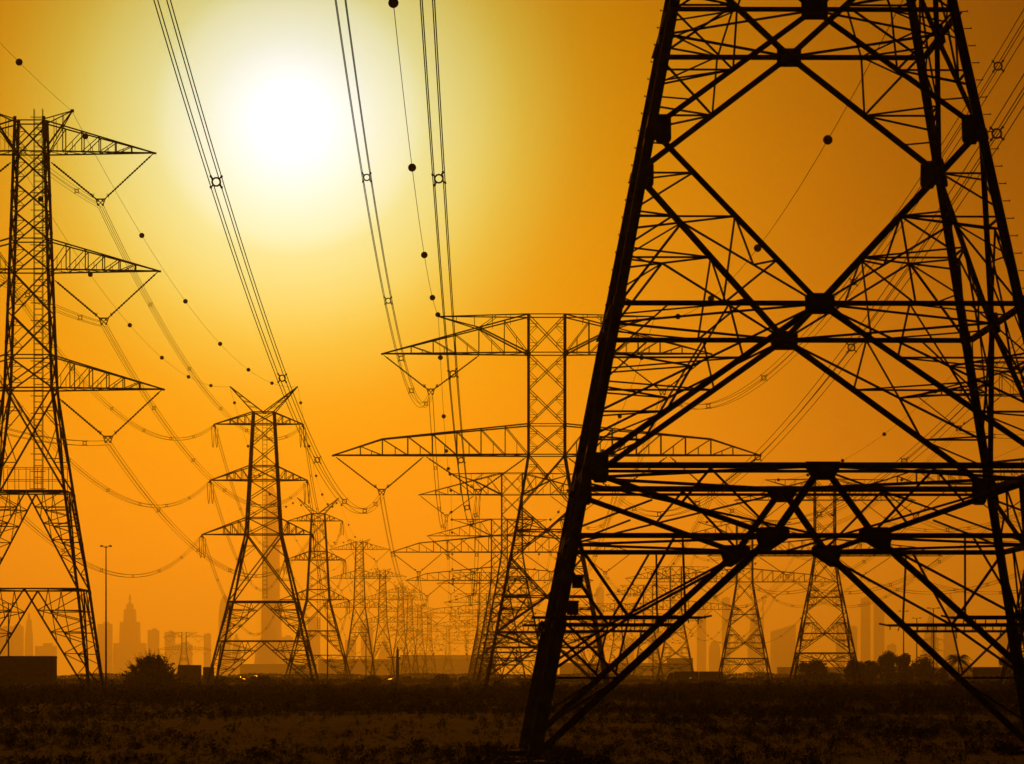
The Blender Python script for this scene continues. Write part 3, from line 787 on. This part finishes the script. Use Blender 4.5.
B_ = [(0, 9, 627, 'box', 'faint block at the left frame edge of the skyline'), (10, 23, 626, 'box', 'faint flat block right of the leftmost skyline block'),
 (25, 33, 613, 'taper', 'tapering skyscraper seen between the legs of the cropped left pylon'), (36, 56, 646, 'box', 'low broad faint block behind the cropped left pylon'),
 (98, 112, 624, 'box', 'faint block right behind the tall mast light'), (114, 146, 600, 'step', 'stepped skyscraper with a spire right of the tall mast light'),
 (148, 159, 630, 'box', 'narrow faint block right of the stepped spire tower'), (165, 175, 632, 'box', 'faint block above the big bush'),
 (176, 192, 644, 'box', 'low faint block right above the big bush'), (204, 211, 634, 'box', 'narrow faint block left of the V-headed pylon'),
 (219, 231, 594, 'round', 'round-topped skyscraper behind the left leg of the V-headed pylon'), (232, 241, 634, 'taper', 'short tapering block beside the round-topped skyscraper'),
 (264, 279, 487, 'slab', 'tallest skyscraper rising behind the V-headed pylon'), (281, 293, 637, 'box', 'low faint block right of the tallest skyscraper'),
 (308, 320, 618, 'box', 'flat faint block behind the smaller V-headed pylon'), (345, 356, 640, 'box', 'faint block behind the flat-topped pylon'), (361, 373, 624, 'box', 'faint block right of the flat-topped pylon'),
 (378, 392, 640, 'peak', 'small peaked block left of the dark signpost'), (596, 604, 588, 'box', 'slim faint tower behind the foreground leg braces'),
 (622, 634, 640, 'box', 'faint block low behind the foreground braces'), (648, 660, 632, 'box', 'faint block left of the lorries'),
 (697, 706, 602, 'box', 'slim tower above the lorries'), (709, 720, 640, 'round', 'small round-topped block above the lorries'), (722, 730, 598, 'box', 'slim tower right of the lorries'),
 (748, 764, 606, 'peak', 'jagged unfinished tower behind the framed pylon legs'), (771, 795, 624, 'slant', 'slant-roofed block between two framed pylons'),
 (836, 845, 620, 'box', 'slim block at the right leg of the framed pylon'), (848, 857, 627, 'box', 'second slim block right of the framed pylon'),
 (861, 870, 598, 'box', 'left one of two tall slim towers above the trees'), (874, 884, 602, 'box', 'right one of two tall slim towers above the trees'), (887, 896, 645, 'box', 'small block beside the two slim towers'),
 (923, 938, 612, 'peak', 'peaked tower behind the street lamps'), (944, 957, 592, 'peak', 'tall peaked tower above the palm'), (999, 1013, 630, 'box', 'faint block near the right frame edge')]
for i, (a, b, t, st, lb) in enumerate(B_):
    bld(a, b, t, lb, st, SKY_D + (i*37 % 11)*120, spire=6 if i in (5, 31) else 0)
bld(255, 289, 632, 'broad podium block at the foot of the tallest skyscraper', 'taper', SKY_D-300)
# crane on the unfinished tower
c_ = empty('tower_crane', (PX(763, SKY_D-500), SKY_D-500, 0)); mb = MB(); mb.bar((0, 0, 0), (0, 0, 400), 6); mb.build('mast', M['steel'], c_)
mb = MB(); mb.bar((-12, 0, 330), (14, 0, 385), 6); mb.build('jib', M['steel'], c_); tag(c_, 'crane beside the unfinished jagged tower', 'crane')
# long low buildings and tree belts in the haze
def lowb(x0, x1, top, d, label, wins=0):
    cx = PX((x0+x1)/2, d); W = (x1-x0)*d/FPX; H_ = PZ(top, d); r = empty('warehouse', (cx, d+W*.1, 0)); mb = MB(); D_ = min(40, W*.3)
    mb.frustum(0, 0, -.5, H_*.94, W, D_, W, D_); mb.build('wall', M['wall'], r)
    mb = MB(); mb.frustum(0, 0, H_*.94, H_, W*1.01, D_*1.02, W*1.0, D_); mb.build('roof', M['roof'], r)
    for k in range(wins):
        mb = MB(); x = -W*.5 + W*(k+.5)/wins; mb._box(V((x, -D_/2-.02, H_*.45)), W/wins*.27, .05, .35); mb.build('window', M['dark'], r)
    return tag(r, label, 'building')
lowb(-60, 53.5, 656, 700, 'plain flat-roofed building at the left edge with dark slot windows', 4)
lowb(178, 201, 665, 1000, 'low dark shed right of the big bush', 2)
lowb(203, 214, 667, 1010, 'small dark kiosk at the foot of the V-headed pylon', 1)
lowb(318, 470, 659, 8000, 'very long low hazy building in the middle background', 12)
lowb(240, 316, 664, 7800, 'long low hazy building behind the V-headed pylons', 8)
lowb(400, 496, 655, 9000, 'hazy long block left of the big foreground leg', 6)
lowb(667, 693, 658, 5200, 'low hazy hall above the lorries', 4)
lowb(973, 1001, 667, 1180, 'low building right of the palm with a pale roof edge', 4)
lowb(560, 680, 663, 7000, 'long hazy building low behind the foreground braces', 9)
lowb(780, 1060, 667, 5000, 'long hazy building low behind the dark trees', 14)

# ------------------------------------------------------------ vegetation
def leaf_quad(v, f, c, s_, rnd):
    a = V((rnd.gauss(0, 1), rnd.gauss(0, 1), rnd.gauss(0, 1))).normalized(); b = a.orthogonal().normalized(); n = len(v)
    v += [c - a*s_ - b*s_*.45, c + a*s_*.2 - b*s_*.6, c + a*s_*1.1, c + a*s_*.1 + b*s_*.6]; f.append((n, n+1, n+2, n+3))
def tree(x, d, W, H_, label, seed, trunks=1):
    rnd = random.Random(seed); r = empty('tree', (x, d, 0))
    tr = MB(); cr = MB(); th = H_*.35
    tr.tube([(0, 0, -.3), (.1, 0, th*.5), (0, .1, th), (.05, 0, H_*.6)], [.28, .22, .17, .06], 7)
    lobes = []
    for i in range(16):
        a = rnd.uniform(0, 6.28); rr = rnd.uniform(.05, .75)*W/2; z = rnd.uniform(.25, .86)*H_; z -= (rr/(W/2))**2*H_*.18
        c = V((math.cos(a)*rr, math.sin(a)*rr, z)); s_ = rnd.uniform(.16, .28)*min(W, H_*1.1); lobes.append((c, s_))
        tr.tube([(0, 0, th*rnd.uniform(.6, 1.1)), lerp(V((0, 0, th)), c, .55) + V((0, 0, .2)), c], [.10, .06, .025], 5)
    for (c, s_) in lobes:
        for k in range(520):
            p = V((rnd.gauss(0, 1), rnd.gauss(0, 1), rnd.gauss(0, .75))).normalized() * s_ * rnd.uniform(.3, 1.18)**.7
            q = c + p
            if noise.noise(q*.9 + V((seed, 0, 0))) > -.28: leaf_quad(cr.v, cr.f, q, rnd.uniform(.16, .34), rnd)
    tr.build('trunk', M['bark'], r); cr.build('crown', M['leaf'], r)
    return tag(r, label, 'tree', 'dark trees by the road at the right')
TD = 1085
for i, (x0, x1_, top, lb) in enumerate([(799, 829, 659, 'small dark tree standing apart at the foot of the framed pylon'), (845, 864, 658, 'leftmost dark tree of the roadside clump'),
    (858, 882, 656, 'second dark tree of the roadside clump from the left'), (876, 900, 651, 'tallest dark tree of the roadside clump'), (893, 917, 652, 'dark tree right of the tallest one'),
    (912, 938, 653, 'rightmost dark tree of the roadside clump'), (999, 1016, 653, 'dark tree near the right frame edge'), (830, 842, 672, 'low dark shrub-like tree between the lone tree and the clump'),
    (1014, 1040, 656, 'dark tree cut by the right frame edge'), (938, 950, 668, 'low dark tree left of the palm')]):
    d = TD + (i % 4)*14; tree(PX((x0+x1_)/2, d), d, (x1_-x0)*d/FPX*1.02, PZ(top, d)*1.0, lb, 40+i)
# palm
def palm(x, d, H_, label):
    r = empty('palm_tree', (x, d, 0)); mb = MB(); mb.tube([(0, 0, -.3), (.1, 0, H_*.4), (.05, 0, H_*.75)], [.32, .24, .22], 8); mb.build('trunk', M['bark'], r)
    rnd = random.Random(5); top = V((.05, 0, H_*.75)); cr = MB()
    for i in range(64):
        a = i*2.399; up = rnd.uniform(-.35, 1.25); L_ = rnd.uniform(3.4, 4.6); dr = V((math.cos(a), math.sin(a), 0)); pts = []
        for k in range(9):
            t = k/8; pts.append(top + dr*(L_*t*math.cos(up*.7)) + V((0, 0, L_*(math.sin(up)*t - .62*t*t))))
        cr.tube(pts, [.05]*4+[.04]*3+[.03, .02], 3)
        for k in range(1, 9):
            p = pts[k]; sd_ = dr.cross(V((0, 0, 1)))
            for s_ in (-1, 1):
                for q in range(2):
                    b = lerp(pts[k-1], p, .5+.5*q); e = b + sd_*s_*(.75*(1-abs(k/8-.45))) + dr*.35 - V((0, 0, .3)); n = len(cr.v)
                    cr.v += [b, lerp(b, e, .5) + dr*.13, e, lerp(b, e, .5) - dr*.13]; cr.f.append((n, n+1, n+2, n+3))
    cr.build('crown', M['leaf'], r); return tag(r, label, 'palm tree')
palm(PX(958.5, 1090), 1090, PZ(654, 1090)*1.1, 'bushy dark palm right of the roadside tree clump')
def bush(x, d, W, H_, label, seed, n=2600):
    rnd = random.Random(seed); r = empty('bush', (x, d, gz(x, d)-.1)); st = MB(); lv = MB()
    for i in range(260):
        a = rnd.uniform(0, 6.28); e = rnd.uniform(.12, 1.5); k = rnd.uniform(.88, 1.06)
        tip = V((math.cos(a)*math.cos(e)*W/2*k, math.sin(a)*math.cos(e)*W/2*k, math.sin(e)*H_*k)); m_ = tip*.5 + V((0, 0, .25))
        st.tube([(0, 0, 0), m_, tip*(1.16 if i % 2 else 1.05)], [.06, .045, .02], 3)
        for j in range(n//260):
            t = rnd.uniform(.35, 1.0); p = (m_*(2*t) if t < .5 else lerp(m_, tip, 2*t-1)); p = p + V((rnd.gauss(0, .18), rnd.gauss(0, .18), rnd.gauss(0, .15)))
            leaf_quad(lv.v, lv.f, p, rnd.uniform(.12, .26), rnd)
    st.build('stem', M['bark'], r); lv.build('foliage', M['leaf'], r); return tag(r, label, 'bush')
bush(PX(152, 600), 600, 10.0, 5.9, 'big round wiry bush at the left beside the tall mast light', 3, 11000)
bush(PX(372, 900), 900, 6, 2.6, 'low bush near the dark signpost', 4); bush(PX(441, 980), 980, 6, 3.0, 'low dark bush behind the parked car in the middle', 5)
bush(PX(262, 860), 860, 8, 2.6, 'low bush at the foot of the V-headed pylon', 6)
# low scrub over the whole plain
def scrub():
    rnd = random.Random(11); v = []; f = []
    def clump(x, y, s_, n, spread=1.0):
        z = gz(x, y)
        for k in range(n):
            a = rnd.uniform(0, 6.28); rr = s_*abs(rnd.gauss(0, .5)); hh = s_*.75*rnd.uniform(.15, 1)*max(.1, 1-(rr/(1.3*s_))**2)
            c = V((x+math.cos(a)*rr, y+math.sin(a)*rr, z+hh)); leaf_quad(v, f, c, s_*rnd.uniform(.06, .15), rnd)
            if k % 4 == 0:
                n_ = len(v); t = c + V((rnd.gauss(0, .12)*s_, 0, s_*.35)); v.extend([V((x+rr*.3*math.cos(a), y+rr*.3*math.sin(a), z)), V((x+rr*.3*math.cos(a)+.02*s_, y, z)), t]); f.append((n_, n_+1, n_+2))
    for (d0, d1_, cnt, s0, s1, n) in ((84, 150, 7000, .06, .24, 16), (88, 150, 420, .15, .42, 46), (150, 300, 7000, .12, .38, 16), (150, 300, 700, .2, .55, 30), (190, 420, 2200, .3, .95, 24), (300, 700, 4200, .6, 1.55, 26), (700, 1020, 2400, .5, 1.1, 18)):
        for i in range(cnt):
            y = math.sqrt(rnd.uniform(d0*d0, d1_*d1_)); x = rnd.uniform(-.165, .165)*y
            dens = noise.noise(V((x*.05, y*.018, 9)))
            if dens < -.12 and y < 300 and rnd.random() < .7: continue
            clump(x, y, rnd.uniform(s0, s1)*(1+.5*max(0, dens)), n)
    for (cx, cy) in ((.5, 94.1), (15.3, 94), (.3, 108.8), (15.1, 108.8)):
        for i in range(46):
            a = rnd.uniform(0, 6.28); q = rnd.uniform(.5, 2.0); clump(cx+math.cos(a)*q, cy+math.sin(a)*q-.3, rnd.uniform(.18, .5), 44)
    for i in range(420):
        y = rnd.uniform(420, 860); x = rnd.uniform(-.15, .15)*y
        if noise.noise(V((x*.03, y*.01, 4))) > .0: clump(x, y, rnd.uniform(1.6, 2.6), 60)
    me = bpy.data.meshes.new('scrub'); me.from_pydata([tuple(p) for p in v], [], f); me.materials.append(M['scrub'])
    o = bpy.data.objects.new('scrub', me); col.objects.link(o); tag(o, 'dry low scrub and tufts covering the dark plain', 'scrub', kind='stuff')
scrub()
def belt(name, d, x0, x1_, h0, h1, n, label, seed):
    rnd = random.Random(seed); v = []; f = []
    for i in range(n):
        x = rnd.uniform(x0, x1_); y = d + rnd.uniform(-25, 25); t = noise.noise(V((x*.03, seed, 0)))*.5+.5; H_ = lerp(h0, h1, t)
        z = H_*rnd.random()**.8; c = V((x, y, z)); leaf_quad(v, f, c, rnd.uniform(.3, .9), rnd)
    me = bpy.data.meshes.new(name); me.from_pydata([tuple(p) for p in v], [], f); me.materials.append(M['leaf'])
    o = bpy.data.objects.new(name, me); col.objects.link(o); tag(o, label, 'tree belt', kind='stuff')
belt('far_tree_belt', 1250, -190, 190, .8, 2.6, 30000, 'dark low belt of shrubs along the far side of the road', 1)
belt('far_tree_belt', 2300, -340, 340, 2, 7, 30000, 'hazy tree belt beyond the road near the horizon', 2)

# ------------------------------------------------------------ masts, lamps, posts
def lamp(name, x, d, top, label, arms=2, r0=.22, w_=1.8, cat='street lamp', grp=None):
    H_ = PZ(top, d); r = empty(name, (PX(x, d), d, 0)); mb = MB(); mb.tube([(0, 0, -.4), (0, 0, H_*.5), (0, 0, H_)], [r0, r0*.75, r0*.5], 8); mb.build('pole', M['steel'], r)
    mb = MB(); mb._box(V((0, 0, .3)), r0*1.6, r0*1.6, .3); mb.build('base', M['conc'], r)
    for s_ in ((-1, 1) if arms == 2 else (1,)):
        mb = MB(); mb.tube([(0, 0, H_-.3), (s_*w_*.5, 0, H_), (s_*w_*.7, 0, H_)], [.07, .06, .06], 5); mb.build('arm', M['steel'], r)
        mb = MB(); mb.frustum(s_*w_*.8, 0, H_-.12, H_+.14, w_*.45, .45, w_*.35, .3); hd = mb.build('lamp_head', M['steel'], r)
        mb = MB(); mb._box(V((s_*w_*.8, 0, H_-.14)), w_*.17, .16, .015); mb.build('lens', M['lampglass'], hd)
    return tag(r, label, cat, grp)
lamp('mast_light', 106, 600, 546, 'tall slim mast light right of the cropped left pylon', 2, .17, .9, 'mast light')
lamp('street_lamp', 8.5, 900, 603, 'slim lamp post rising behind the flat-roofed building at the left', 2, .24, 1.4)
lamp('street_lamp', 327.5, 980, 600, 'slim lamp post in front of the smaller V-headed pylon', 2, .2, 1.3)
lamp('street_lamp', 903.6, 1145, 611, 'leftmost of three lamp posts above the roadside trees', 2, .26, 1.5)
lamp('street_lamp', 916.8, 1260, 618, 'shorter middle lamp post of three above the trees', 2, .26, 1.5)
lamp('street_lamp', 933.4, 1100, 608, 'rightmost of three lamp posts above the roadside trees', 2, .26, 1.9)
lamp('street_lamp', 653, 1145, 640, 'short lamp post seen through the foreground braces', 1, .2, 1.9)
lamp('street_lamp', 366, 1600, 628, 'thin distant lamp post right of the flat-topped pylon', 2, .26, 1.6)
def signpost(x, d, top):
    r = empty('signpost', (PX(x, d), d, 0)); H_ = PZ(top, d); mb = MB(); mb.frustum(0, 0, -.3, H_*.45, .95, .9, .85, .8); mb.frustum(0, 0, H_*.45, H_*.93, .8, .8, .6, .6); mb.frustum(0, 0, H_*.93, H_, .35, .35, .1, .1); mb.build('post', M['steel'], r)
    mb = MB(); mb._box(V((-1.3, 0, H_*.72)), 1.4, .18, .14); mb._box(V((.5, 0, H_*.70)), .3, .2, .25); mb.build('crossbar', M['steel'], r)
    tag(r, 'thick dark post with a short crossbar by the road', 'post')
signpost(397.6, 1000, 646)
def marker(x, d, h):
    r = empty('marker_post', (PX(x, d), d, 0)); mb = MB(); mb.frustum(0, 0, -.2, h, .35, .25, .28, .2); mb.build('post', M['conc'], r)
    mb = MB(); mb._box(V((0, 0, h+.1)), .24, .16, .1); mb.build('cap', M['paint1'], r); tag(r, 'small pale marker post on the verge left of the three lamp posts', 'marker post')
marker(884.5, 1060, 2.3)

# ------------------------------------------------------------ vehicles
def prism_y(mb, prof, y0, y1):
    n = len(mb.v); k = len(prof)
    for y in (y0, y1):
        for (x, z) in prof: mb.v.append(V((x, y, z)))
    mb.f += [tuple(n+i for i in range(k)), tuple(n+k+i for i in range(k))[::-1]]
    mb.f += [(n+i, n+k+i, n+k+(i+1) % k, n+(i+1) % k) for i in range(k)]
def wheel(x, y, r, root):
    mb = MB(); n = 14
    pr = [V((x+r*math.cos(2*math.pi*i/n), y-.11, r+r*math.sin(2*math.pi*i/n))) for i in range(n)]
    b = len(mb.v); mb.v += pr + [p + V((0, .22, 0)) for p in pr]; mb.f += [tuple(range(b, b+n)), tuple(range(b+n, b+2*n))[::-1]] + [(b+i, b+n+i, b+n+(i+1) % n, b+(i+1) % n) for i in range(n)]
    o = mb.build('wheel', M['tyre'], root); m2 = MB(); m2.tube([(x, y-.125, r), (x, y+.125, r)], r*.55, 10); m2.build('rim', M['steel'], o)
def car(kind, paint):
    r = empty('car' if kind != 'lorry' else 'lorry')
    if kind == 'lorry':
        mb = MB(); mb.frustum(.9, 0, .95, 3.2, 7.2, 2.45, 7.2, 2.45); mb.build('cargo_box', paint, r)
        mb = MB(); prism_y(mb, [(-4.9, .7), (-2.8, .7), (-2.8, 2.9), (-4.1, 2.9), (-4.6, 2.3), (-4.9, 1.7)], -1.15, 1.15); cab = mb.build('cab', M['paint1'], r)
        mb = MB(); prism_y(mb, [(-4.90, 1.72), (-4.12, 2.86), (-4.14, 2.80), (-4.86, 1.75)], -1.0, 1.0); 
        for y in (-1.16, 1.16): mb._box(V((-3.6, y, 2.2)), .5, .012, .38)
        mb.build('windscreen', M['carglass'], cab)
        mb = MB(); mb._box(V((0, 0, .75)), 4.6, .9, .14); mb.build('chassis', M['tyre'], r)
        for x in (-4, 2, 3.3):
            for y in (-1.0, 1.0): wheel(x, y, .48, r)
        for y in (-.8, .8): mb = MB(); mb._box(V((-4.92, y, .95)), .03, .2, .12); mb.build('headlight', M['lampglass'], r)
        return r
    hi = 1.45 if kind == 'sedan' else 1.8
    mb = MB()
    pr = [(-2.2, .35), (2.15, .35), (2.25, .7), (2.2, .95), (1.55, 1.02), (-.95, 1.02), (-2.0, .88), (-2.25, .68)] if kind == 'sedan' else [(-2.2, .4), (2.25, .4), (2.35, .8), (2.3, 1.15), (-1.05, 1.15), (-2.1, 1.0), (-2.3, .75)]
    prism_y(mb, pr, -.87, .87); o = mb.build('body', paint, r)
    bv = o.modifiers.new('b', 'BEVEL'); bv.width = .07; bv.segments = 3
    mb = MB(); a, b = (1.5, 1.02) if kind == 'sedan' else (2.2, 1.15); f = -.9 if kind == 'sedan' else -1.0
    n = len(mb.v); ty_ = .66
    mb.v += [V((f, -.8, b)), V((a, -.8, b)), V((a, .8, b)), V((f, .8, b)), V((f+.75, -ty_, hi)), V((a-.5 if kind == 'sedan' else a-.25, -ty_, hi)), V((a-.5 if kind == 'sedan' else a-.25, ty_, hi)), V((f+.75, ty_, hi))]
    mb.f += [(3, 2, 1, 0), (4, 5, 6, 7), (0, 1, 5, 4), (1, 2, 6, 5), (2, 3, 7, 6), (3, 0, 4, 7)]
    o = mb.build('windows', M['carglass'], r); bv = o.modifiers.new('b', 'BEVEL'); bv.width = .08; bv.segments = 3
    mb = MB(); x0, x1 = f+.7, a-.3; nx_, ny_ = 8, 10; n = 0        # arched roof skin
    for ix in range(nx_+1):
        for iy in range(ny_+1):
            u, v_ = ix/nx_*2-1, iy/ny_*2-1
            mb.v.append(V((lerp(x0, x1, ix/nx_), v_*ty_*1.06, hi + .09 - .07*u*u - .10*v_*v_ )))
    for ix in range(nx_):
        for iy in range(ny_):
            q = ix*(ny_+1)+iy; mb.f.append((q, q+ny_+1, q+ny_+2, q+1))
    o = mb.build('roof', paint, r, True); sl = o.modifiers.new('thick', 'SOLIDIFY'); sl.thickness = .05
    for x in (-1.35, 1.4):
        for y in (-.78, .78): wheel(x, y, .33 if kind == 'sedan' else .38, r)
    for y in (-.62, .62):
        mb = MB(); mb._box(V((-2.24, y, .72)), .04, .16, .07); mb.build('headlight', M['lampglass'], r)
        mb = MB(); mb._box(V((2.26, y, .8)), .03, .14, .07); mb.build('tail_light', M['ball'], r)
    return r
protos = {'sw': car('sedan', M['paint1']), 'sd': car('sedan', M['paint2']), 'uw': car('suv', M['paint1']), 'ud': car('suv', M['paint2']), 'lo': car('lorry', M['paint2'])}
index_kids(); usedp = set()
for (k, x, d, rz, lb) in [('sw', 122, 1124, 8, 'pale car glinting left of the big round bush'), ('sd', 133, 1129, 0, 'dark car just behind the big round bush'),
    ('uw', 222, 1124, 5, 'pale car left of the others under the V-headed pylon'), ('sw', 238, 1126, -6, 'pale low car glinting between two others under the V-headed pylon'), ('ud', 252, 1131, 0, 'dark tall car rightmost under the V-headed pylon'),
    ('sw', 395, 1115, 15, 'pale car at the foot of the dark signpost'), ('ud', 405, 1126, 0, 'dark car just right of the dark signpost'), ('uw', 465, 1120, 185, 'pale tall car with a glinting roof in the middle'),
    ('lo', 683, 1124, 0, 'left one of two dark lorries parked nose to tail'), ('lo', 708, 1130, 0, 'right one of two dark lorries parked nose to tail'),
    ('sd', 692, 1112, 10, 'dark car in front of the gap between the lorries'), ('sd', 732, 1130, 0, 'dark car just right of the lorries'), ('uw', 757, 1124, -12, 'lone car right of the lorries, its nose catching the sun')]:
    o = protos[k] if k not in usedp else copy_tree(protos[k]); usedp.add(k)
    o.location = (PX(x, d), d, .985 if d > 1122.6 else .95); o.rotation_euler = (0, 0, R(rz)); tag(o, lb, 'lorry' if k == 'lo' else 'car', 'vehicles on the road beyond the plain')

# ------------------------------------------------------------ haze
mb = MB(); mb._box(V((0, 14600, 494)), 30000, 15400, 497)
hz = mb.build('haze', bpy.data.materials.new('haze_air')); tag(hz, 'thin golden haze filling the air over the plain', 'haze', kind='stuff')
hm = hz.data.materials[0]; hm.use_nodes = True; n = hm.node_tree.nodes
for x in list(n): n.remove(x)
ho = n.new('ShaderNodeOutputMaterial'); pv = n.new('ShaderNodeVolumePrincipled')
pv.inputs['Color'].default_value = (.93, .88, .68, 1); pv.inputs['Density'].default_value = 1/15000; pv.inputs['Anisotropy'].default_value = .765
hm.node_tree.links.new(pv.outputs[0], ho.inputs['Volume'])
hm.cycles.homogeneous_volume = True
